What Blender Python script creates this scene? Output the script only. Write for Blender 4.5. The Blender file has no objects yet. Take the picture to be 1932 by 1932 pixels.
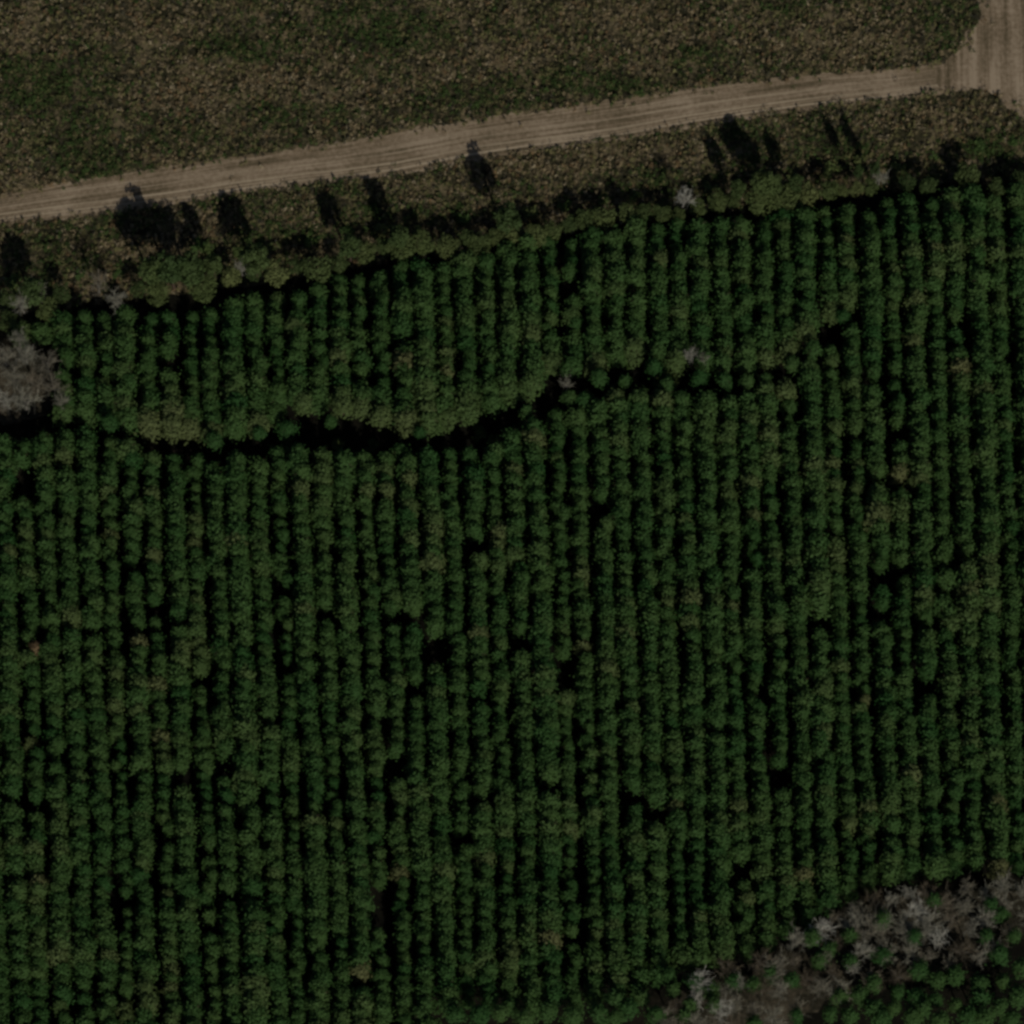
import bpy, math, random
import numpy as np
from mathutils import noise as mnoise, Vector

random.seed(11)
rng = np.random.default_rng(11)
scene = bpy.context.scene
C = scene.collection

# ------------------------------------------------------------------ camera
SIZE = 1932.0            # layout units across the picture
WIDTH_M = 150.0          # metres of ground across the picture
PPM = SIZE / WIDTH_M
DIST = 900.0
TILT = math.radians(14)
ST, CT = math.sin(TILT), math.cos(TILT)
CAM = np.array([0.0, -DIST * ST, DIST * CT])

cam_data = bpy.data.cameras.new('camera')
cam = bpy.data.objects.new('camera', cam_data)
C.objects.link(cam)
cam.location = CAM
cam.rotation_euler = (TILT, 0, 0)
cam_data.sensor_width = 36
cam_data.lens = 36 * DIST / WIDTH_M
cam_data.clip_start = 1
cam_data.clip_end = 20000
scene.camera = cam


def at(u, v, z=0.0):
    """point at height z that stands at layout position (u, v)"""
    X = (u - SIZE / 2) / PPM
    Y = (SIZE / 2 - v) / PPM
    d = np.array([X, Y * CT + DIST * ST, Y * ST - DIST * CT])
    t = (z - CAM[2]) / d[2]
    p = CAM + d * t
    return float(p[0]), float(p[1]), float(z)


def pix(x, y, z=0.0):
    dx, dy, dz = x - CAM[0], y - CAM[1], z - CAM[2]
    X = dx; Y = dy * CT + dz * ST; D = dy * ST - dz * CT
    return SIZE / 2 + X / D * DIST * PPM, SIZE / 2 - Y / D * DIST * PPM


def interp(pts, u):
    return float(np.interp(u, [p[0] for p in pts], [p[1] for p in pts]))


# ------------------------------------------------------------------ light
SUN_EL, SUN_AZ = math.radians(43), math.radians(158)   # azimuth clockwise from north (+y)
world = bpy.data.worlds.new('World')
scene.world = world
world.use_nodes = True
nt = world.node_tree
nt.nodes.clear()
out = nt.nodes.new('ShaderNodeOutputWorld')
bg = nt.nodes.new('ShaderNodeBackground')
sky = nt.nodes.new('ShaderNodeTexSky')
sky.sky_type = 'NISHITA'
sky.sun_disc = False
sky.sun_elevation = SUN_EL
sky.sun_rotation = SUN_AZ
bg.inputs['Strength'].default_value = 0.062
nt.links.new(sky.outputs[0], bg.inputs[0])
nt.links.new(bg.outputs[0], out.inputs[0])
sl = bpy.data.lights.new('sun', 'SUN')
sl.energy = 5.0
sl.angle = math.radians(0.5)
sl.color = (1.0, 0.94, 0.83)
sun = bpy.data.objects.new('sun', sl)
C.objects.link(sun)
to_sun = Vector((math.sin(SUN_AZ) * math.cos(SUN_EL), math.cos(SUN_AZ) * math.cos(SUN_EL), math.sin(SUN_EL)))
sun.rotation_euler = to_sun.to_track_quat('Z', 'Y').to_euler()
sun.location = (60, -120, 120)

vs = scene.view_settings
vs.view_transform = 'Standard'
vs.look = 'None'
vs.gamma = 1
vs.use_curve_mapping = False
vs.exposure = -1.6
scene.render.engine = 'CYCLES'
scene.cycles.max_bounces = 5
scene.cycles.diffuse_bounces = 3
scene.cycles.glossy_bounces = 1
scene.cycles.transmission_bounces = 2
scene.cycles.pixel_filter_type = 'BLACKMAN_HARRIS'
scene.cycles.filter_width = 3.0


# ------------------------------------------------------------------ materials
def new_mat(name, rough=0.85, spec=0.15):
    m = bpy.data.materials.new(name)
    m.use_nodes = True
    n = m.node_tree.nodes
    b = n['Principled BSDF']
    b.inputs['Roughness'].default_value = rough
    b.inputs['Specular IOR Level'].default_value = spec
    return m, n, m.node_tree.links, b


def ramp(n, stops):
    r = n.new('ShaderNodeValToRGB')
    el = r.color_ramp.elements
    el[0].position, el[0].color = stops[0][0], (*stops[0][1], 1)
    el[1].position, el[1].color = stops[-1][0], (*stops[-1][1], 1)
    for p, c in stops[1:-1]:
        e = el.new(p)
        e.color = (*c, 1)
    return r


def math_node(n, l, op, a, b=None):
    m = n.new('ShaderNodeMath')
    m.operation = op
    for i, x in enumerate((a, b)):
        if x is None:
            continue
        if isinstance(x, (int, float)):
            m.inputs[i].default_value = x
        else:
            l.new(x, m.inputs[i])
    return m.outputs[0]


def noise_node(n, l, scale, detail=4, rough=0.6, vec=None):
    t = n.new('ShaderNodeTexNoise')
    t.inputs['Scale'].default_value = scale
    t.inputs['Detail'].default_value = detail
    t.inputs['Roughness'].default_value = rough
    if vec is not None:
        l.new(vec, t.inputs['Vector'])
    return t.outputs['Fac']


def foliage_mat(name, stops, var=0.40):
    """leaf colour from a tone (object colour of a single plant, or the mesh's own tone) varied leaf by leaf"""
    m, n, l, b = new_mat(name, 0.75, 0.2)
    a = n.new('ShaderNodeAttribute'); a.attribute_name = 'tone'
    oi = n.new('ShaderNodeObjectInfo')
    sep = n.new('ShaderNodeSeparateColor')
    l.new(oi.outputs['Color'], sep.inputs[0])
    tone = math_node(n, l, 'ADD', a.outputs['Fac'], sep.outputs[0])
    r = ramp(n, stops)
    l.new(tone, r.inputs[0])
    lf = n.new('ShaderNodeAttribute'); lf.attribute_name = 'leaf'
    fac = math_node(n, l, 'MULTIPLY_ADD', lf.outputs['Fac'], var)
    fac.node.inputs[2].default_value = 1 - var / 2
    mx = n.new('ShaderNodeVectorMath'); mx.operation = 'SCALE'
    l.new(r.outputs[0], mx.inputs[0]); l.new(fac, mx.inputs['Scale'])
    l.new(mx.outputs[0], b.inputs['Base Color'])
    return m


M_PINE = foliage_mat('pine_needles', [(0.0, (0.022, 0.074, 0.016)), (0.30, (0.051, 0.104, 0.026)),
                                      (0.5, (0.094, 0.120, 0.042)), (0.75, (0.19, 0.125, 0.070)), (1.0, (0.26, 0.12, 0.06))])
M_LEAF = foliage_mat('broad_leaves', [(0.0, (0.026, 0.060, 0.018)), (0.5, (0.088, 0.122, 0.038)), (1.0, (0.21, 0.23, 0.085))])
M_SHRUB = foliage_mat('shrub_leaves', [(0.0, (0.040, 0.070, 0.025)), (0.5, (0.070, 0.125, 0.032)), (1.0, (0.14, 0.16, 0.055))])
M_TWIG = foliage_mat('bare_twigs', [(0.0, (0.14, 0.12, 0.08)), (0.25, (0.22, 0.18, 0.125)), (0.5, (0.34, 0.33, 0.255)), (1.0, (0.64, 0.63, 0.55))])


def bark_mat(name, c1, c2):
    m, n, l, b = new_mat(name, 0.9, 0.1)
    tc = n.new('ShaderNodeTexCoord')
    f = noise_node(n, l, 6, 5, 0.6, tc.outputs['Object'])
    r = ramp(n, [(0.35, c1), (0.7, c2)])
    l.new(f, r.inputs[0]); l.new(r.outputs[0], b.inputs['Base Color'])
    return m


M_BARK = bark_mat('pine_bark', (0.07, 0.05, 0.04), (0.17, 0.12, 0.09))
M_GREYBARK = bark_mat('grey_bark', (0.20, 0.18, 0.16), (0.40, 0.38, 0.34))


def brush_mat():
    m, n, l, b = new_mat('brush_leaves', 0.85, 0.1)
    a = n.new('ShaderNodeAttribute'); a.attribute_name = 'hue'
    l.new(a.outputs['Color'], b.inputs['Base Color'])
    return m


M_BRUSH = brush_mat()


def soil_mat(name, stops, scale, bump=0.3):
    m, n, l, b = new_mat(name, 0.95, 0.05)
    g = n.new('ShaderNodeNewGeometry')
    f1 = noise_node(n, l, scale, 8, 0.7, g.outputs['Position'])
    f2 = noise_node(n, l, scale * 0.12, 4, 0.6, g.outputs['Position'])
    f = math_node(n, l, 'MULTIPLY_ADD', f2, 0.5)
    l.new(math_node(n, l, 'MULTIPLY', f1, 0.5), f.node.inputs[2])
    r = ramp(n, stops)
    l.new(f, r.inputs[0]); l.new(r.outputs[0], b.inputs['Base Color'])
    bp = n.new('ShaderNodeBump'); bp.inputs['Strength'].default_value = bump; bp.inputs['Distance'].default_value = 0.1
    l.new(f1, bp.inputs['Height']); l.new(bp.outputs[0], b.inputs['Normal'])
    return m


M_GROUND = soil_mat('scrub_soil', [(0.40, (0.018, 0.020, 0.011)), (0.50, (0.055, 0.050, 0.028)), (0.58, (0.19, 0.155, 0.090))], 1.9)
M_FLOOR = soil_mat('shaded_needle_litter', [(0.36, (0.006, 0.006, 0.005)), (0.5, (0.010, 0.010, 0.007)), (0.64, (0.024, 0.020, 0.014))], 1.2)  # needle litter coloured near black, standing in for deep shade between the rows
M_LITTER = soil_mat('dry_leaf_litter', [(0.38, (0.014, 0.014, 0.009)), (0.5, (0.040, 0.036, 0.025)), (0.62, (0.11, 0.092, 0.064))], 1.4)


def road_mat(name, ruts):
    m, n, l, b = new_mat(name, 0.95, 0.05)
    g = n.new('ShaderNodeNewGeometry')
    uvn = n.new('ShaderNodeUVMap'); uvn.uv_map = 'lane'
    mp = n.new('ShaderNodeMapping')
    mp.inputs['Scale'].default_value = (0.04, 13.0, 1)      # streaks that run along the lane
    l.new(uvn.outputs[0], mp.inputs[0])
    streak = noise_node(n, l, 1.0, 3, 0.6, mp.outputs[0])
    fine = noise_node(n, l, 1.6, 8, 0.75, g.outputs['Position'])
    big = noise_node(n, l, 0.10, 4, 0.6, g.outputs['Position'])
    f = math_node(n, l, 'MULTIPLY_ADD', streak, 0.44)
    l.new(math_node(n, l, 'MULTIPLY', fine, 0.34), f.node.inputs[2])
    f = math_node(n, l, 'ADD', f, math_node(n, l, 'MULTIPLY', big, 0.28))
    r = ramp(n, [(0.43, (0.120, 0.095, 0.056)), (0.525, (0.262, 0.200, 0.132)), (0.61, (0.41, 0.325, 0.23))])
    l.new(f, r.inputs[0])
    col = r.outputs[0]
    if ruts:
        sp = n.new('ShaderNodeSeparateXYZ'); l.new(uvn.outputs[0], sp.inputs[0])
        wn = noise_node(n, l, 0.035, 1, 0.4, g.outputs['Position'])
        wob = math_node(n, l, 'MULTIPLY', math_node(n, l, 'SUBTRACT', wn, 0.5), 0.20)
        v = math_node(n, l, 'ADD', sp.outputs[1], wob)
        tot = None
        for c, w, k in ((0.68, 0.045, 0.9), (0.84, 0.045, 1.0), (0.45, 0.06, 0.35), (0.28, 0.04, 0.25), (0.76, 0.02, 0.5)):
            d = math_node(n, l, 'ABSOLUTE', math_node(n, l, 'SUBTRACT', v, c))
            mr = n.new('ShaderNodeMapRange'); mr.interpolation_type = 'SMOOTHSTEP'
            mr.inputs['From Min'].default_value = 0; mr.inputs['From Max'].default_value = w
            mr.inputs['To Min'].default_value = k; mr.inputs['To Max'].default_value = 0
            l.new(d, mr.inputs['Value'])
            tot = mr.outputs[0] if tot is None else math_node(n, l, 'MAXIMUM', tot, mr.outputs[0])
        sm = n.new('ShaderNodeMapRange')
        sm.inputs['From Min'].default_value = 0.3; sm.inputs['From Max'].default_value = 0.62
        l.new(streak, sm.inputs['Value'])
        tot = math_node(n, l, 'MULTIPLY', tot, sm.outputs[0])
        mix = n.new('ShaderNodeMix'); mix.data_type = 'RGBA'
        l.new(tot, mix.inputs['Factor']); l.new(col, mix.inputs['A'])
        mix.inputs['B'].default_value = (0.52, 0.425, 0.30, 1)
        col = mix.outputs['Result']
    l.new(col, b.inputs['Base Color'])
    bp = n.new('ShaderNodeBump'); bp.inputs['Strength'].default_value = 0.3; bp.inputs['Distance'].default_value = 0.06
    l.new(fine, bp.inputs['Height']); l.new(bp.outputs[0], b.inputs['Normal'])
    return m


M_ROAD = road_mat('packed_dirt', True)
M_BARE = road_mat('bare_dirt', False)


# ------------------------------------------------------------------ mesh helpers
def mesh_np(name, verts, quads, mats, mat_idx=None, attrs=None, cols=None):
    """quads: (n,4) int array; attrs: {name: per-face floats}; cols: {name: per-face rgb}"""
    me = bpy.data.meshes.new(name)
    verts = np.asarray(verts, dtype=np.float32); quads = np.asarray(quads, dtype=np.int32)
    nv, nf, k = len(verts), len(quads), quads.shape[1]
    me.vertices.add(nv); me.vertices.foreach_set('co', verts.ravel())
    me.loops.add(nf * k); me.loops.foreach_set('vertex_index', quads.ravel())
    me.polygons.add(nf)
    me.polygons.foreach_set('loop_start', np.arange(0, nf * k, k, dtype=np.int32))
    if mat_idx is not None:
        me.polygons.foreach_set('material_index', np.asarray(mat_idx, dtype=np.int32))
    for m in mats:
        me.materials.append(m)
    for an, av in (attrs or {}).items():
        a = me.attributes.new(an, 'FLOAT', 'FACE'); a.data.foreach_set('value', np.asarray(av, dtype=np.float32))
    for an, av in (cols or {}).items():
        a = me.attributes.new(an, 'FLOAT_COLOR', 'FACE')
        c4 = np.ones((nf, 4), dtype=np.float32); c4[:, :3] = av
        a.data.foreach_set('color', c4.ravel())
    me.update(calc_edges=True)
    return me


def link(name, me, parent=None):
    o = bpy.data.objects.new(name, me)
    C.objects.link(o)
    if parent:
        o.parent = parent
    return o


def tag(o, label=None, cat=None, group=None, kind=None):
    if label: o['label'] = label
    if cat: o['category'] = cat
    if group: o['group'] = group
    if kind: o['kind'] = kind
    return o


def leaves(centers, normals, size, aspect, g, jitter=0.7):
    """one small leaf-spray quad per centre, facing roughly along its normal"""
    n = len(centers)
    nr = normals + g.normal(0, jitter, (n, 3))
    nr /= np.linalg.norm(nr, axis=1, keepdims=True) + 1e-9
    up = g.normal(0, 1, (n, 3))
    a = np.cross(nr, up); a /= np.linalg.norm(a, axis=1, keepdims=True) + 1e-9
    b = np.cross(nr, a)
    s = size * g.uniform(0.65, 1.35, (n, 1))
    a = a * s; b = b * s * aspect
    v = np.empty((n, 4, 3))
    v[:, 0] = centers - a; v[:, 1] = centers - b * g.uniform(0.6, 1, (n, 1))
    v[:, 2] = centers + a; v[:, 3] = centers + b * g.uniform(0.6, 1, (n, 1))
    return v.reshape(-1, 3), np.arange(n * 4).reshape(n, 4)


def tube(p0, p1, r0, r1, sides=6):
    p0, p1 = np.array(p0, float), np.array(p1, float)
    d = p1 - p0; d /= np.linalg.norm(d) + 1e-9
    ref = np.array([0, 0, 1.0]) if abs(d[2]) < 0.9 else np.array([1.0, 0, 0])
    a = np.cross(d, ref); a /= np.linalg.norm(a); b = np.cross(d, a)
    ang = np.arange(sides) / sides * 2 * math.pi
    ring = np.cos(ang)[:, None] * a + np.sin(ang)[:, None] * b
    v = np.vstack([p0 + ring * r0, p1 + ring * r1])
    q = np.array([[i, (i + 1) % sides, sides + (i + 1) % sides, sides + i] for i in range(sides)])
    return v, q


def join(parts):
    vs_, qs, off = [], [], 0
    for v, q in parts:
        vs_.append(v); qs.append(q + off); off += len(v)
    return np.vstack(vs_), np.vstack(qs)


# pine: unit size (height 1, crown radius 1), scaled per tree
def pine_proto(seed):
    g = np.random.default_rng(seed)
    cs, ns = [], []
    nb = 84
    lob = g.uniform(0, 6.28, 3)
    for i in range(nb):
        t = (i + g.uniform(0, 1)) / nb
        az = i * 2.4 + g.normal(0, 0.35)
        prof = min(1, 0.35 + t / 0.22) * (1 - t) ** 0.62
        R = prof * (0.86 + 0.16 * math.sin(2 * az + lob[0]) + 0.10 * math.sin(3 * az + lob[1])) * g.uniform(0.75, 1.15) + 0.05
        k = 9 if t < 0.7 else 7
        f = g.uniform(0.35, 1.0, k) ** 0.6
        z = 0.34 + 0.66 * t + (f - 0.6) * 0.05
        sp = g.normal(0, 0.17, (k, 3)) * np.array([1, 1, 0.16])
        c = np.stack([np.cos(az) * R * f, np.sin(az) * R * f, z], 1) + sp
        cs.append(c)
        nn = np.stack([np.full(k, math.cos(az)) * 0.9, np.full(k, math.sin(az)) * 0.9, np.full(k, 0.55 + 0.7 * t)], 1)
        ns.append(nn)
    c = np.vstack(cs); n = np.vstack(ns)
    return c, n, g


H_PINE, R_PINE = 7.8, 1.74
PINES = []
for s in range(8):
    c, n, g = pine_proto(100 + s)
    c = c * np.array([R_PINE, R_PINE, H_PINE])
    v, q = leaves(c, n, 0.23, 0.62, g, 0.38)
    leaf = g.uniform(0, 1, len(q))
    lean = g.normal(0, 0.12, 2)
    tv, tq = join([tube((0, 0, -0.15), (lean[0] * 0.5, lean[1] * 0.5, H_PINE * 0.5), 0.13, 0.09, 7),
                   tube((lean[0] * 0.5, lean[1] * 0.5, H_PINE * 0.5), (lean[0], lean[1], H_PINE * 0.96), 0.09, 0.02, 7)]
                  + [tube((lean[0] * 0.6, lean[1] * 0.6, H_PINE * z),
                          (math.cos(a) * R_PINE * 0.7, math.sin(a) * R_PINE * 0.7, H_PINE * (z + 0.05)), 0.035, 0.01, 4)
                     for z, a in zip(np.linspace(0.36, 0.8, 9), g.uniform(0, 6.28, 9))])
    PINES.append(dict(cv=v, cq=q, leaf=leaf, tv=tv, tq=tq,
                      crown=mesh_np('pine_crown', v, q, [M_PINE], attrs={'leaf': leaf}),
                      trunk=mesh_np('pine_trunk', tv, tq, [M_BARK])))


def broad_proto(seed, H, R, base, nl, nleaf, lobes, size):
    """broadleaf crown of several clumps on a forked trunk"""
    g = np.random.default_rng(seed)
    cs, ns, limbs = [], [], []
    for i in range(lobes):
        a = i * 2.4 + g.uniform(-0.5, 0.5)
        rr = R * math.sqrt((i + 0.3) / lobes) * 0.78
        zc = H * (0.80 - 0.30 * (rr / R) ** 2 + g.normal(0, 0.05))
        cr = R * g.uniform(0.30, 0.48)
        ctr = np.array([rr * math.cos(a), rr * math.sin(a), zc])
        limbs.append(ctr)
        k = nleaf // lobes
        d = g.normal(0, 1, (k, 3)); d /= np.linalg.norm(d, axis=1, keepdims=True)
        rad = cr * g.uniform(0.35, 1.08, (k, 1)) ** 0.5
        cs.append(ctr + d * rad * np.array([1, 1, 0.9 * min(1.6, H / R / 2.4)])); ns.append(d + np.array([0, 0, 0.35]))
    # skirt of lower leaves
    k = nleaf // 4
    a = g.uniform(0, 6.28, k); zz = g.uniform(base, 0.7, k) * H
    rr = R * (0.55 + 0.35 * g.uniform(0, 1, k))
    cs.append(np.stack([rr * np.cos(a), rr * np.sin(a), zz], 1)); ns.append(np.stack([np.cos(a), np.sin(a), np.full(k, 0.3)], 1))
    v, q = leaves(np.vstack(cs), np.vstack(ns), size, 0.7, g, 0.6)
    fork = H * max(0.18, base)
    tr = [tube((0, 0, -0.15), (0, 0, fork), 0.05 + H * 0.014, 0.04 + H * 0.011, 7)]
    for cpt in limbs[:10]:
        tr.append(tube((0, 0, fork), cpt, 0.03 + H * 0.007, 0.015, 5))
    tv, tq = join(tr)
    return mesh_np('broad_crown', v, q, [M_LEAF], attrs={'leaf': g.uniform(0, 1, len(q))}), mesh_np('broad_trunk', tv, tq, [M_BARK])


HEDGE = [broad_proto(300 + i, 4.4, 2.0, 0.2, 0, 900, 9, 0.19) for i in range(5)]
TALL = [broad_proto(320 + i, 12.0, 1.9, 0.5, 0, 1300, 14, 0.24) for i in range(3)]


def shrub_proto(seed):
    g = np.random.default_rng(seed)
    cs, ns = [], []
    for i in range(6):
        ctr = np.array([g.normal(0, 0.4), g.normal(0, 0.4), g.uniform(0.45, 0.9)])
        d = g.normal(0, 1, (45, 3)); d /= np.linalg.norm(d, axis=1, keepdims=True)
        cs.append(ctr + d * g.uniform(0.2, 0.5, (45, 1)) * np.array([1, 1, 0.8])); ns.append(d + np.array([0, 0, 0.5]))
    v, q = leaves(np.vstack(cs), np.vstack(ns), 0.15, 0.7, g, 0.6)
    st = join([tube((0, 0, -0.1), (g.normal(0, 0.4), g.normal(0, 0.4), 0.7), 0.04, 0.015, 5) for _ in range(5)])
    return mesh_np('shrub_leaves', v, q, [M_SHRUB], attrs={'leaf': g.uniform(0, 1, len(q))}), mesh_np('shrub_stems', *st, [M_GREYBARK])


SHRUBS = [shrub_proto(400 + i) for i in range(5)]


def bare_proto(seed, H=7.0, R=2.1):
    """leafless tree: forked trunk, limbs, and a haze of fine twigs"""
    g = np.random.default_rng(seed)
    trunk, twig = [], []
    top = np.array([g.normal(0, 0.2), g.normal(0, 0.2), H * 0.42])
    trunk.append(tube((0, 0, -0.15), top, 0.13, 0.10, 7))
    tips = []
    for i in range(9):
        a = i * 2.4 + g.normal(0, 0.3); f = math.sqrt((i + 0.5) / 9)
        p = np.array([math.cos(a) * R * f * 0.7, math.sin(a) * R * f * 0.7, H * g.uniform(0.66, 0.9) - f * 0.5])
        trunk.append(tube(top * g.uniform(0.75, 1), p, 0.07, 0.03, 5)); tips.append((top, p))
    for a0, p in tips:
        for j in range(8):
            s = a0 + (p - a0) * g.uniform(0.4, 1.0)
            d = (p - a0) / np.linalg.norm(p - a0) * 0.5 + g.normal(0, 0.55, 3) + np.array([0, 0, 0.25])
            e = s + d * g.uniform(0.6, 1.1)
            twig.append(tube(s, e, 0.028, 0.014, 3))
            for k in range(7):
                s2 = s + (e - s) * g.uniform(0.2, 1)
                d2 = d * 0.5 + g.normal(0, 0.5, 3) + np.array([0, 0, 0.15])
                twig.append(tube(s2, s2 + d2 * g.uniform(0.3, 0.75), 0.018, 0.010, 3))
    tv, tq = join(trunk); wv, wq = join(twig)
    lf = np.repeat(g.uniform(0, 1, len(wq) // 3), 3)
    return mesh_np('bare_twigs', wv, wq, [M_TWIG], attrs={'leaf': lf}), mesh_np('bare_trunk', tv, tq, [M_GREYBARK])


BARE = [bare_proto(500 + i) for i in range(6)]


def plant(name, label, cat, group, crown, trunk, pos, rot, sxy, sz, tone, crown_name='crown', trunk_name='trunk'):
    e = bpy.data.objects.new(name, None)
    C.objects.link(e)
    e.empty_display_size = 0.5
    e.location = pos
    e.rotation_euler = (0, 0, rot)
    e.scale = (sxy, sxy, sz)
    tag(e, label, cat, group)
    c = link(crown_name, crown, e); c.color = (tone, 0, 0, 1)
    link(trunk_name, trunk, e)
    return e


ONES = ['', 'first', 'second', 'third', 'fourth', 'fifth', 'sixth', 'seventh', 'eighth', 'ninth', 'tenth', 'eleventh', 'twelfth',
        'thirteenth', 'fourteenth', 'fifteenth', 'sixteenth', 'seventeenth', 'eighteenth', 'nineteenth']
TENS = {20: 'twenty', 30: 'thirty', 40: 'forty', 50: 'fifty', 60: 'sixty', 70: 'seventy', 80: 'eighty', 90: 'ninety'}


def nth(i):
    if i < 20: return ONES[i]
    t, o = i // 10 * 10, i % 10
    return TENS[t][:-1] + 'ieth' if o == 0 else TENS[t] + '-' + ONES[o]


# ------------------------------------------------------------------ layout lines (layout units, 0..1932)
ROAD_TOP = [(-260, 404), (-60, 378), (0, 368), (152, 340), (277, 321), (416, 299), (554, 280), (644, 269), (783, 243), (921, 222), (1060, 203),
            (1198, 184), (1313, 167), (1430, 152), (1560, 138), (1679, 130), (1776, 120), (1830, 118)]
ROAD_BOT = [(-260, 452), (-60, 431), (0, 424), (152, 409), (312, 389), (450, 367), (571, 350), (644, 343), (748, 331), (866, 308), (990, 288),
            (1163, 266), (1313, 240), (1471, 216), (1575, 201), (1679, 189), (1782, 175), (1830, 168)]
BARE_POLY = [(1860, -330), (1850, 0), (1845, 45), (1826, 68), (1810, 98), (1776, 120), (1760, 150), (1782, 177), (1852, 165), (1886, 182), (1932, 226),
             (2010, 300), (2250, 480), (2250, -330)]
HEDGE_N = [(-260, 590), (0, 560), (400, 505), (800, 445), (1200, 380), (1600, 330), (1932, 285), (2200, 250)]      # hedge's far side
PINE_TOP = [(-260, 670), (0, 640), (150, 600), (300, 596), (420, 576), (540, 560), (640, 530), (760, 512), (870, 502), (1000, 462), (1130, 440), (1250, 432),
            (1330, 420), (1420, 425), (1560, 402), (1660, 388), (1800, 372), (1932, 370), (2200, 340)]
LANE_TOP = [(-260, 790), (0, 790), (150, 772), (240, 790), (330, 818), (470, 822), (500, 782), (620, 766), (700, 776), (770, 808), (830, 795), (920, 768),
            (1005, 740), (1040, 705), (1100, 708), (1150, 678), (1230, 668), (1300, 684), (1400, 690), (1480, 668), (1550, 612), (1600, 570), (1625, 500)]
LANE_BOT = [(-260, 822), (0, 835), (100, 832), (190, 815), (300, 862), (420, 870), (520, 858), (650, 860), (720, 862), (800, 845), (880, 862), (960, 830),
            (1040, 800), (1110, 790), (1180, 752), (1280, 772), (1380, 768), (1480, 740), (1550, 690), (1600, 640), (1640, 500)]
PINE_BOT = [(-260, 2080), (800, 2080), (830, 1905), (960, 1905), (1200, 1872), (1290, 1830), (1400, 1800), (1500, 1745), (1620, 1690), (1690, 1660),
            (1780, 1640), (1850, 1645), (1932, 1650), (2200, 1620)]
BARE_S = [(830, 1990), (1000, 2010), (1230, 1960), (1260, 1900), (1330, 1850), (1450, 1815), (1560, 1745), (1640, 1712), (1720, 1690), (1932, 1676), (2150, 1660)]
BARE_S_LOW = [(830, 2000), (1000, 2010), (1230, 1990), (1330, 1965), (1480, 1935), (1560, 1890), (1660, 1868), (1740, 1845), (1800, 1835), (1860, 1828), (1900, 1780), (1932, 1765), (2150, 1740)]


def row_u(k, v):
    s = 203 + 48.15 * k + 0.035 * (v / 0.8364 - 1226)
    return s * 0.8364


def sheet(name, poly_px, z, mat, jit=6, step=14):
    """flat ground sheet with a ragged outline"""
    pts = []
    for i in range(len(poly_px)):
        a, b = poly_px[i], poly_px[(i + 1) % len(poly_px)]
        d = math.hypot(b[0] - a[0], b[1] - a[1]); m = max(1, int(d / step))
        for j in range(m):
            f = j / m
            pts.append((a[0] + (b[0] - a[0]) * f + random.gauss(0, jit * 0.5), a[1] + (b[1] - a[1]) * f + random.gauss(0, jit * 0.5)))
    me = bpy.data.meshes.new(name)
    w = [at(u, v, z) for u, v in pts]
    me.from_pydata(w, [], [list(range(len(w)))])
    me.materials.append(mat)
    me.update()
    if me.polygons[0].normal.z < 0:
        me.flip_normals()
    uv = me.uv_layers.new(name='lane')
    for lp in me.loops:
        p = me.vertices[lp.vertex_index].co
        uv.data[lp.index].uv = (p.y * 0.9, p.x * 0.08)
    return tag(link(name, me), kind='structure')


gm = bpy.data.meshes.new('ground')
gm.from_pydata([(-6000, -6000, 0), (6000, -6000, 0), (6000, 6000, 0), (-6000, 6000, 0)], [], [(0, 1, 2, 3)])
gm.materials.append(M_GROUND)
tag(link('ground', gm), kind='structure')

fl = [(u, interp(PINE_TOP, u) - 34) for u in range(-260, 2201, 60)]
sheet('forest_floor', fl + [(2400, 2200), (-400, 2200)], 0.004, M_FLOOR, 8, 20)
sheet('leaf_litter', BARE_S + BARE_S_LOW[::-1], 0.008, M_LITTER, 12, 16)
sheet('leaf_litter', [(-60, 680), (0, 655), (60, 650), (110, 680), (128, 730), (110, 775), (50, 795), (-60, 800)], 0.008, M_LITTER, 8, 12)

# dirt road as a strip with its own along/across coordinates
us = np.arange(-260, 1831, 7.0)
NA = 12
rv, rq, rac = [], [], []
for i, u in enumerate(us):
    a, b = interp(ROAD_TOP, u) + random.gauss(0, 2.6), interp(ROAD_BOT, u) + random.gauss(0, 2.2)
    a0, b0 = interp(ROAD_TOP, u), interp(ROAD_BOT, u)
    for j in range(NA + 1):
        rv.append(at(u, a + (b - a) * j / NA, 0.012))
        rac.append((a + (b - a) * j / NA - a0) / (b0 - a0))
for i in range(len(us) - 1):
    for j in range(NA):
        k = i * (NA + 1) + j
        rq.append((k, k + 1, k + NA + 2, k + NA + 1))
rm = mesh_np('dirt_road', rv, rq, [M_ROAD])
uvl = rm.uv_layers.new(name='lane')
uvs = np.empty((len(rq), 4, 2), dtype=np.float32)
idx = np.array(rq)
uvs[:, :, 0] = (idx // (NA + 1)) * 7.0 / PPM
uvs[:, :, 1] = np.array(rac)[idx]
uvl.data.foreach_set('uv', uvs.ravel())
tag(link('dirt_road', rm), kind='structure')
sheet('bare_field', BARE_POLY, 0.016, M_BARE, 7, 12)


# ------------------------------------------------------------------ low brush of the cut-over field and the roadside strip
def in_poly(u, v, poly):
    c = False
    j = len(poly) - 1
    for i in range(len(poly)):
        (x1, y1), (x2, y2) = poly[i], poly[j]
        if (y1 > v) != (y2 > v) and u < (x2 - x1) * (v - y1) / (y2 - y1) + x1:
            c = not c
        j = i
    return c


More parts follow.
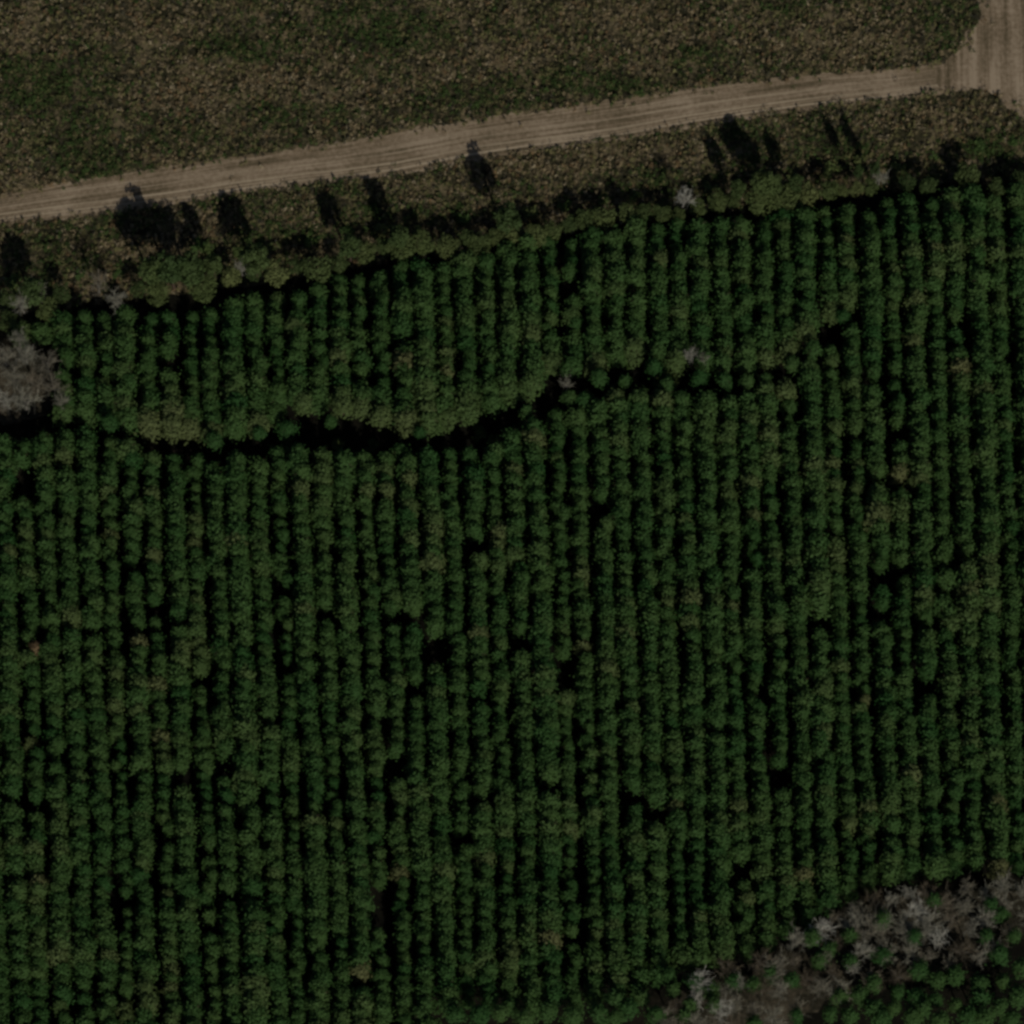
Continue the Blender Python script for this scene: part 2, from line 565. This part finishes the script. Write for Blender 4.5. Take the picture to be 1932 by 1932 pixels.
GREEN_PATCH = [(400, 92, 150, 40), (760, 60, 130, 45), (1040, 150, 130, 40), (110, 290, 140, 40), (320, 240, 160, 40), (560, 215, 140, 35), (640, 45, 60, 40),
               (900, 190, 160, 35), (60, 150, 90, 60), (1180, 160, 120, 24), (1330, 110, 80, 30), (200, 320, 150, 25), (1400, 285, 80, 60), (1000, 360, 160, 30),
               (1560, 285, 90, 35), (540, 440, 200, 25), (800, 400, 200, 25), (1250, 335, 180, 25), (150, 500, 200, 25), (1850, 280, 80, 30), (1480, 10, 70, 30)]
BROWN_PATCH = [(250, 50, 120, 50), (60, 60, 80, 60), (980, 100, 120, 40), (700, 180, 110, 30), (1600, 80, 190, 60), (1250, 60, 120, 50), (520, 150, 110, 25), (1000, 310, 150, 25),
               (1200, 290, 130, 25), (1330, 280, 30, 30), (400, 430, 120, 25), (300, 470, 150, 20), (1700, 230, 120, 30), (1690, 260, 40, 30)]


def patch(ps, u, v):
    s = 0
    for a, b, c, d in ps:
        q = ((u - a) / c) ** 2 + ((v - b) / d) ** 2
        if q < 1: s = max(s, 1 - q)
    return s


PAL = dict(brown=np.array((0.260, 0.205, 0.118)), tan=np.array((0.33, 0.275, 0.175)), rust=np.array((0.215, 0.145, 0.075)), olive=np.array((0.175, 0.165, 0.072)),
           green=np.array((0.058, 0.094, 0.028)), dark=np.array((0.065, 0.062, 0.042)))
cent, norm, hue, siz = [], [], [], []
gb = np.random.default_rng(5)
n_cl = 0
ROAD_TOP = [(u, v - 4) for u, v in ROAD_TOP]
for _ in range(46000):
    u = random.uniform(-120, 2050); v = random.uniform(-130, 620)
    ju, jv = random.gauss(0, 11), random.gauss(0, 9)
    zone = None
    if v < interp(ROAD_TOP, u) + 2 + random.expovariate(0.22) and not in_poly(u + ju, v + jv, BARE_POLY): zone = 'field'
    elif interp(ROAD_BOT, u) - 1 - random.expovariate(0.30) < v < interp(HEDGE_N, u) + 40 and not in_poly(u + ju, v + jv, BARE_POLY): zone = 'strip'
    if zone is None: continue
    x, y, _z = at(u, v)
    nz = 1.25 * mnoise.noise(Vector((x * 0.07, y * 0.07, 3.0))) + 0.6 * mnoise.noise(Vector((x * 0.33, y * 0.33, 9.0)))
    gr = 0.36 + 0.60 * nz + 0.55 * patch(GREEN_PATCH, u, v) - 0.45 * patch(BROWN_PATCH, u, v)
    if zone == 'strip': gr += 0.06
    den = mnoise.noise(Vector((x * 0.5, y * 0.5, 20.0)))
    if den < -0.18 - 0.2 * gr and random.random() < 0.45: continue
    n_cl += 1
    big = gr > 0.55
    h = random.uniform(0.3, 1.1) + 0.8 * max(0, gr - 0.25) * random.random() + (1.3 * random.random() if random.random() < 0.12 else 0)
    r = random.uniform(0.20, 0.52) * (1.25 if big else 1)
    k = 16
    d = gb.normal(0, 1, (k, 3)); d /= np.linalg.norm(d, axis=1, keepdims=True); d[:, 2] = abs(d[:, 2])
    cc = np.array([x, y, 0.0]) + d * np.array([r, r, h]) * gb.uniform(0.5, 1.05, (k, 1))
    roll = random.random()
    if roll < gr: c = PAL['green'] if random.random() < 0.45 + 0.3 * gr else PAL['olive']
    elif roll < gr + 0.15: c = PAL['dark']
    else: c = random.choices([PAL['brown'], PAL['tan'], PAL['rust'], PAL['olive']], [5, 1.2, 0.9, 3.4])[0]
    c = c * random.uniform(0.75, 1.2)
    cent.append(cc); norm.append(d + np.array([0, 0, 0.4])); siz.append(np.full((k, 1), random.uniform(0.10, 0.20)))
    hue.append(c * gb.uniform(0.8, 1.2, (k, 1)))
bv, bq = leaves(np.vstack(cent), np.vstack(norm), np.vstack(siz), 0.6, gb, 0.6)
bm_ = mesh_np('brush', bv, bq, [M_BRUSH], cols={'hue': np.vstack(hue)})
tag(link('brush', bm_), 'low brown and green brush covering the field and the roadside strip', 'brush', kind='stuff')

# ------------------------------------------------------------------ plantation pines
GAPS = [(330, 690, 30, 24), (1075, 535, 22, 26), (905, 1030, 36, 16), (1000, 1032, 28, 14), (1130, 965, 16, 36), (1680, 1085, 22, 36), (1672, 1165, 22, 26), (780, 1302, 24, 18),
        (432, 1440, 24, 22), (745, 1452, 26, 18), (1030, 1490, 34, 20), (1478, 1475, 22, 30), (1398, 1640, 22, 30), (705, 1705, 20, 44), (1232, 1542, 26, 26), (460, 1690, 36, 14),
        (978, 1215, 26, 22), (820, 1220, 16, 40), (1060, 1275, 18, 28), (345, 1470, 20, 18), (1340, 715, 60, 22), (1560, 1010, 20, 16), (1655, 725, 28, 18), (1750, 1305, 26, 22),
        (1370, 1375, 22, 16), (40, 905, 26, 30), (1110, 1900, 60, 12), (240, 1070, 18, 10), (520, 1110, 20, 12), (880, 880, 20, 16), (1560, 1180, 14, 40), (740, 700, 14, 30), (1190, 1500, 30, 14),
        (390, 1600, 20, 12), (1700, 820, 22, 14), (1800, 1120, 20, 14), (100, 1430, 22, 10), (600, 1340, 18, 12), (610, 1150, 30, 10), (1450, 1100, 16, 16), (690, 1850, 20, 22), (1240, 1180, 22, 10)]
BROWN = [(75, 1210), (374, 1025), (298, 1056), (215, 1001), (14, 1036), (454, 1025), (277, 1198), (371, 811), (478, 814), (575, 932), (983, 890), (1014, 824), (852, 700),
         (907, 1198), (1108, 1098), (942, 1001), (824, 1074), (776, 682), (1575, 873), (1696, 914), (1426, 977), (1384, 1153), (1727, 648), (1817, 707), (1859, 745), (301, 1301),
         (305, 1388), (73, 1395), (73, 1672), (308, 1689), (762, 1647), (911, 1620), (1046, 1772), (682, 1824), (1395, 1519), (1637, 1332), (1516, 1644), (1405, 1703), (1731, 1457),
         (1873, 1630), (1883, 1512)]
CROWN_Z = 5.6
K0, K1 = -8, 48
pines = []
for k in range(K0, K1 + 1):
    v = -100 + random.uniform(0, 30)
    ph = random.uniform(0, 6.28)
    rs = random.gauss(0, 0.09)
    while v < 2040:
        v += random.gauss(20.5, 3.5)
        u = row_u(k, v) + 2.6 * math.sin(v / 170 + ph) + random.gauss(0, 3.2)
        if v < interp(PINE_TOP, u) - 10 or v > interp(PINE_BOT, u): continue
        lt = interp(LANE_TOP, u)
        lane = u < 1628 and lt < v < lt + (interp(LANE_BOT, u) - lt) * (0.92 if u < 950 else 0.82)
        if lane: continue
        if u < 116 and 625 < v < 800 - max(0, u - 80) * 2.0: continue
        if any(((u - a) / c) ** 2 + ((v - b) / d) ** 2 < 0.95 for a, b, c, d in GAPS): continue
        if random.random() < 0.015: continue
        block = 'upper' if (u < 1628 and v <= interp(LANE_TOP, u)) else ('lower' if u < 1628 else 'right')
        x, y, _z = at(u, v, CROWN_Z)
        nz = mnoise.noise(Vector((x * 0.10, y * 0.10, 1.0))) + 0.9 * mnoise.noise(Vector((x * 0.6, y * 0.20, 5.0)))
        sxy = 0.96 + rs + 0.30 * nz + random.gauss(0, 0.08)
        sz = 1.0 + 0.8 * rs + 0.17 * nz + random.gauss(0, 0.045)
        if v < interp(PINE_TOP, u) + 40: sz *= 0.80
        tone = 0.20 + 0.13 * nz + random.gauss(0, 0.08) + 0.10 * max(0, mnoise.noise(Vector((x * 0.25, y * 0.05, 40.0))))
        pines.append(dict(k=k, u=u, v=v, x=x, y=y, s=max(0.6, sxy), sz=sz, tone=min(0.5, max(0, tone)), block=block, var=random.randrange(8), rot=random.uniform(0, 6.28), label=None))

vis = lambda p: -8 < p['u'] < 1940 and -8 < p['v'] < 1940
row1 = -4
byrow = {}
for p in pines:
    byrow.setdefault((p['k'], p['block']), []).append(p)
for (k, bl), lst in byrow.items():
    lst.sort(key=lambda p: p['v'])
    L = [p for p in lst if vis(p)]
    rn = k - row1 + 1
    if rn < 1 or rn > 48 or not L: continue
    word = lambda p: 'olive' if p['tone'] > 0.3 else ('bright green' if p['s'] > 1.08 else 'dark green')
    def pick(p, text):
        if p['label'] is None:
            p['label'] = (word(p), text)
    row = nth(rn) + ' row from left'
    if bl == 'upper':
        for i, p in enumerate(L[::-1][:3]):
            pick(p, f'pine, {nth(i + 1)} above the dark lane, {row}, upper block')
            if i == 0: p['tone'] = min(0.5, p['tone'] + 0.14)  # lane-edge crowns more olive, their fuller light put into the tone
            if i == 1: p['tone'] = min(0.5, p['tone'] + 0.08)
            p['s'] = max(p['s'], 1.0) * (1.12 if i < 2 else 1.04)
        pick(L[0], f'pine below the hedge trees, top of the {row}')
    elif bl == 'lower':
        for i, p in enumerate(L[:2]):
            pick(p, f'pine, {nth(i + 1)} below the dark lane, {row}, lower block')
        if interp(PINE_BOT, L[-1]['u']) < 1925:
            for i, p in enumerate(L[::-1][:2]):
                pick(p, f'pine, {nth(i + 1)} from the bottom end of the {row}')
    else:
        for i, p in enumerate(L[:3]):
            pick(p, f'pine, {nth(i + 1)} from the top end of the {row}')
        for i, p in enumerate(L[::-1][:2]):
            pick(p, f'pine, {nth(i + 1)} from the bottom end of the {row}')
zones = [(700, 'above the dark lane'), (950, 'just below the dark lane'), (1150, 'above the middle of the picture'), (1400, 'below the middle of the picture'),
         (1620, 'two thirds down the picture'), (3000, 'near the bottom of the picture')]
for bu, bv_ in BROWN:
    p = min((q for q in pines if vis(q) and q['tone'] < 0.6), key=lambda q: (q['u'] - bu) ** 2 + (q['v'] - bv_) ** 2)
    p['tone'] = random.uniform(0.42, 0.55)
    where = next(t for z, t in zones if bv_ < z)
    row = nth(p['k'] - row1 + 1) + ' row from left'
    p['label'] = ('dull brownish', f'pine in the {row}, {where}')
p = min(pines, key=lambda q: (q['u'] - 75) ** 2 + (q['v'] - 1212) ** 2); p['tone'] = 0.72
named = [p for p in pines if p['label']]
print('pines', len(pines), 'named', len(named), 'brush clumps', n_cl)

for p in named:
    p['s'] *= 1.08
    col, txt = p['label']
    m = PINES[p['var']]
    plant('pine_tree', f'{col} {txt}', 'pine tree', 'pines planted in rows', m['crown'], m['trunk'], (p['x'], p['y'], 0), p['rot'], p['s'], p['sz'], p['tone'])

# the many other pines of the rows, as one mass
V, Q, MI, TN, LF, off = [], [], [], [], [], 0
for p in pines:
    if p['label']: continue
    m = PINES[p['var']]
    ca, sa = math.cos(p['rot']), math.sin(p['rot'])
    Rm = np.array([[ca * p['s'], -sa * p['s'], 0], [sa * p['s'], ca * p['s'], 0], [0, 0, p['sz']]])
    for vv, qq, mi, lf in ((m['cv'], m['cq'], 0, m['leaf']), (m['tv'], m['tq'], 1, np.zeros(len(m['tq'])))):
        V.append((vv @ Rm.T + np.array([p['x'], p['y'], 0])).astype(np.float32)); Q.append((qq + off).astype(np.int32)); off += len(vv)
        MI.append(np.full(len(qq), mi)); TN.append(np.full(len(qq), p['tone'])); LF.append(lf)
sm_ = mesh_np('pine_plantation', np.vstack(V), np.vstack(Q), [M_PINE, M_BARK], np.concatenate(MI), {'tone': np.concatenate(TN), 'leaf': np.concatenate(LF)})
so = tag(link('pine_plantation', sm_), 'dense rows of dark green pines filling the plantation', 'pine trees', kind='stuff')
so.color = (0, 0, 0, 1)

# ------------------------------------------------------------------ hedge trees between the strip and the pines
HT = [(14, 613, 20, .4), (20, 571, 20, .45), (93, 592, 23, .62), (118, 562, 18, .3), (262, 552, 16, .35), (298, 561, 25, .62), (325, 519, 18, .35), (384, 551, 27, .55), (436, 530, 21, .85), (480, 522, 15, .3),
      (523, 523, 25, .85), (560, 508, 15, .3), (599, 516, 28, .5), (640, 505, 18, .4), (689, 483, 21, .65), (722, 470, 15, .4), (755, 474, 28, .6), (797, 466, 23, .6), (845, 474, 24, .7), (880, 455, 17, .4),
      (904, 466, 24, .55), (935, 455, 17, .65), (966, 447, 19, .75), (1011, 450, 23, .7), (1042, 442, 19, .6), (1075, 430, 16, .35), (1101, 422, 20, .5), (1139, 419, 23, .65), (1184, 409, 20, .65),
      (1215, 405, 16, .4), (1247, 407, 18, .5), (1278, 414, 15, .6), (1315, 398, 17, .6), (1353, 388, 21, .6), (1383, 384, 16, .5), (1436, 387, 30, .6), (1478, 383, 28, .62), (1526, 374, 21, .85),
      (1564, 367, 19, .6), (1589, 366, 12, .75), (1613, 363, 14, .8), (1641, 359, 17, .55), (1710, 352, 16, .2), (1748, 357, 18, .3), (1824, 338, 24, .5), (1880, 360, 18, .35), (1920, 345, 18, .3)]
shade = lambda t: 'dark green' if t < .38 else ('leaf green' if t < .58 else ('olive green' if t < .72 else 'pale yellow-green'))
bulk = lambda r: 'small' if r < 17 else ('medium-sized' if r < 23 else 'broad')
for i, (u, v, r, t) in enumerate(HT):
    cr, tr = HEDGE[i % 5]
    s = r / PPM / 2.0 * 1.04
    hz = (0.50 + 0.38 * min(1.2, r / 24)) * random.uniform(0.85, 1.1)
    plant('hedge_tree', f'{bulk(r)} {shade(t)} rounded tree, {nth(i + 1)} from left in the hedge above the pines', 'tree', 'hedge trees above the pine block',
          cr, tr, at(u, v, 3.0 * hz), random.uniform(0, 6.28), s, hz, min(1, t * 0.85))

# taller trees in the hedge that throw the long shadows onto the road: (shadow tip u, v, crown width)
TIPS = [(222, 372, 34), (250, 352, 40), (300, 384, 44), (342, 372, 26), (418, 358, 40), (600, 346, 30), (690, 325, 28), (884, 272, 36), (1362, 212, 32), (1395, 240, 26), (1328, 244, 22), (1550, 210, 13),
        (1580, 203, 15), (12, 440, 40), (1440, 240, 20)]
sx, sy = -math.sin(SUN_AZ), -math.cos(SUN_AZ)          # horizontal direction shadows fall
TIPS.sort()
for i, (u, v, w) in enumerate(TIPS):
    x, y, _z = at(u, v)
    best = None
    for Ls in np.arange(4, 24, 0.25):                  # walk back along the shadow to the hedge line
        bx, by = x - sx * Ls, y - sy * Ls
        uu, vv = pix(bx, by)
        if vv > interp(HEDGE_N, uu) + 28: best = (bx, by, Ls); break
    if best is None: continue
    bx, by, Ls = best
    h = Ls * math.tan(SUN_EL)
    cr, tr = TALL[i % 3]
    plant('tall_tree', f'tall dark tree in the hedge, {nth(i + 1)} from left of those shading the road', 'tree', 'tall trees of the hedge',
          cr, tr, (bx, by, 0), random.uniform(0, 6.28), w / PPM / 3.8 * 1.38, h / 12.0 * 1.08, random.uniform(0.15, 0.4))

# ------------------------------------------------------------------ leafless grey trees
bare = []
for u, v, r, t in [(187, 552, 22, .35), (222, 580, 21, .6), (70, 562, 22, .55), (46, 590, 18, .7), (457, 520, 13, .8), (1288, 391, 19, 1.0), (1658, 349, 14, .7), (1300, 686, 16, .8), (1325, 690, 12, .6), (1068, 738, 12, .6)]:
    bare.append((u, v, r, t, 'edge'))
for u, v, r, t in [(12, 690, 24, .5), (52, 684, 26, .6), (92, 700, 24, .45), (30, 728, 26, .5), (72, 738, 27, .35), (104, 746, 22, .4), (10, 765, 24, .8), (50, 772, 26, .6), (-20, 720, 24, .5), (40, 655, 18, .6), (118, 770, 17, .55)]:
    bare.append((u, v, r, t, 'left'))
pts = []
tries = 0
while tries < 6000:
    tries += 1
    u = random.uniform(1235, 2000); v = random.uniform(1670, 1990)
    if not (interp(BARE_S, u) < v < interp(BARE_S_LOW, u) - 6): continue
    if any((u - a) ** 2 + (v - b) ** 2 < 31 ** 2 for a, b in pts): continue
    pts.append((u, v))
pts.sort()
for u, v in pts:
    bare.append((u, v, random.uniform(15, 27), random.choice([.1, .25, .35, .45, .5, .55, .6, .65, .75, 1.1]), 'strip'))
cnt = {'edge': 0, 'left': 0, 'strip': 0}
EDGE_TXT = ['grey leafless tree at the left end of the hedge, beside a dark shadow', 'pale tan leafless tree right above the leftmost pine rows of the upper block',
            'bluish grey leafless tree among hedge shrubs at the left edge', 'small grey leafless tree above the bare cluster at the left edge',
            'small whitish leafless tree between two pale hedge trees', 'bright whitish leafless tree standing in the hedge right of centre', 'small pinkish grey leafless tree near the right end of the hedge',
            'grey leafless tree at the brink of the dark lane, right of centre', 'small leafless tree beside the dark lane, right of another grey one', 'thin grey leafless tree inside the dark lane near its bend']
for i, (u, v, r, t, w) in enumerate(bare):
    cr, tr = BARE[i % 6]
    cnt[w] += 1
    pal = 'dark grey' if t < .45 else ('grey' if t < .7 else 'pale whitish')
    if w == 'edge': lab = EDGE_TXT[cnt[w] - 1]
    elif w == 'left': lab = f'{pal} leafless tree, {nth(cnt[w])} of the bare cluster at the left edge'
    else: lab = f'{pal} leafless tree, {nth(cnt[w])} from left in the lower right bare strip'
    s = r / PPM / 2.1 * 1.22
    plant('bare_tree', lab, 'bare tree', 'leafless grey trees', cr, tr, at(u, v, 4.2), random.uniform(0, 6.28), s, random.uniform(0.8, 1.0), t * 0.9, 'twigs', 'trunk')

# evergreens among and below the bare strip
YP = [(1799, 1849), (1923, 1836), (1843, 1867), (1845, 1893), (1724, 1889), (1801, 1904), (1759, 1895), (1645, 1911), (1682, 1911), (1563, 1922), (1916, 1889), (1881, 1909), (1850, 1929), (1642, 1866),
      (1600, 1925), (1720, 1925), (1770, 1935), (1905, 1930), (1545, 1700 + 120), (1490, 1858), (1420, 1868), (1600, 1775), (1660, 1745), (1865, 1718), (1885, 1735), (1380, 1858), (1340, 1878), (1300, 1905), (1270, 1875), (1130, 1920),
      (1185, 1912), (1235, 1925), (1160, 1895), (1560, 1800), (1530, 1780), (1450, 1845), (1080, 1925), (990, 1928), (905, 1925)]
YP += [(860, 1922), (945, 1918), (1035, 1915), (1210, 1890), (1260, 1850), (1290, 1925), (1310, 1860), (1345, 1905), (1160, 1928), (1620, 1885), (1690, 1880), (1740, 1912), (1825, 1925), (1890, 1860), (1660, 1930), (1500, 1925)]
tries = 0
while tries < 900:
    tries += 1
    u, v = random.uniform(1240, 1945), random.uniform(1690, 1945)
    inside = interp(BARE_S, u) < v < interp(BARE_S_LOW, u)
    if v < interp(BARE_S, u) + 8 or (inside and random.random() < 0.80): continue
    if any((u - a) ** 2 + (v - b) ** 2 < (36 if not inside else 48) ** 2 for a, b in YP): continue
    YP.append((u, v))
YP.sort()
ycnt = {}
for i, (u, v) in enumerate(YP):
    if v > interp(BARE_S_LOW, u) - 4 and u > 1240: yw = 'below the bare strip, lower right corner'
    elif u > 1240: yw = 'growing among the leafless trees'
    else: yw = 'in the uneven row at the bottom edge'
    ycnt[yw] = ycnt.get(yw, 0) + 1
    m = PINES[i % 8]
    t = random.uniform(0.02, 0.3)
    col = 'dark green' if t < 0.15 else 'olive green'
    plant('young_pine', f'small {col} pine, {nth(ycnt[yw])} from left {yw}', 'pine tree', 'young pines around the bare strip', m['crown'], m['trunk'],
          at(u, v, 3.8), random.uniform(0, 6.28), random.uniform(0.75, 1.1), random.uniform(0.75, 1.0), t)

LP = []
while len(LP) < 20:
    u = random.uniform(140, 1590)
    if random.random() > (0.35 if u < 950 else 1): continue
    a, b = interp(LANE_TOP, u), interp(LANE_BOT, u)
    v = a + (b - a) * random.uniform(0.35, 0.7)
    if any((u - q[0]) ** 2 + (v - q[1]) ** 2 < 26 ** 2 for q in LP): continue
    LP.append((u, v))
LP.sort()
for i, (u, v) in enumerate(LP):
    m = PINES[i % 8]
    t = random.uniform(0.02, 0.3)
    plant('young_pine', f'small {"dark green" if t < 0.15 else "olive green"} pine inside the dark lane, {nth(i + 1)} from left', 'pine tree', 'small pines in the lane', m['crown'], m['trunk'],
          at(u, v, 3.4), random.uniform(0, 6.28), random.uniform(0.6, 0.95), random.uniform(0.5, 0.85), t)

# ------------------------------------------------------------------ single shrubs along the hedge foot and in the lane
SH = []
for u in np.arange(20, 1930, 70):
    SH.append((u + random.uniform(-12, 12), interp(HEDGE_N, u) + random.uniform(-26, 4), random.uniform(0.9, 1.5), random.uniform(0.3, 0.95), 'hedge'))
for u, v in [(375, 468), (395, 474), (1180, 690), (1245, 715), (1270, 722), (1150, 735), (1105, 755), (980, 812), (900, 822), (540, 838), (700, 842), (640, 838), (170, 838), (30, 842), (1410, 728), (1520, 712), (930, 838), (1215, 738)]:
    SH.append((u, v, random.uniform(0.9, 1.6), random.uniform(0.4, 0.8), 'lane' if v > 600 else 'strip'))
SH.sort()
cnt = {'hedge': 0, 'lane': 0, 'strip': 0}
for i, (u, v, s, t, w) in enumerate(SH):
    lv, st = SHRUBS[i % 5]
    cnt[w] += 1
    col = 'dark green' if t < .45 else ('bright green' if t < .7 else 'yellowish green')
    lab = {'hedge': f'low {col} shrub, {nth(cnt[w])} from left along the foot of the hedge', 'lane': f'low {col} shrub, {nth(cnt[w])} from left in the dark lane',
           'strip': f'bright green shrub, {nth(cnt[w])} of two in the brown roadside strip'}[w]
    grp = {'hedge': 'shrubs along the hedge', 'lane': 'shrubs in the lane', 'strip': 'green shrubs in the roadside strip'}[w]
    plant('shrub', lab, 'shrub', grp, lv, st, at(u, v), random.uniform(0, 6.28), s, s * random.uniform(0.8, 1.2), t, 'foliage', 'stem')
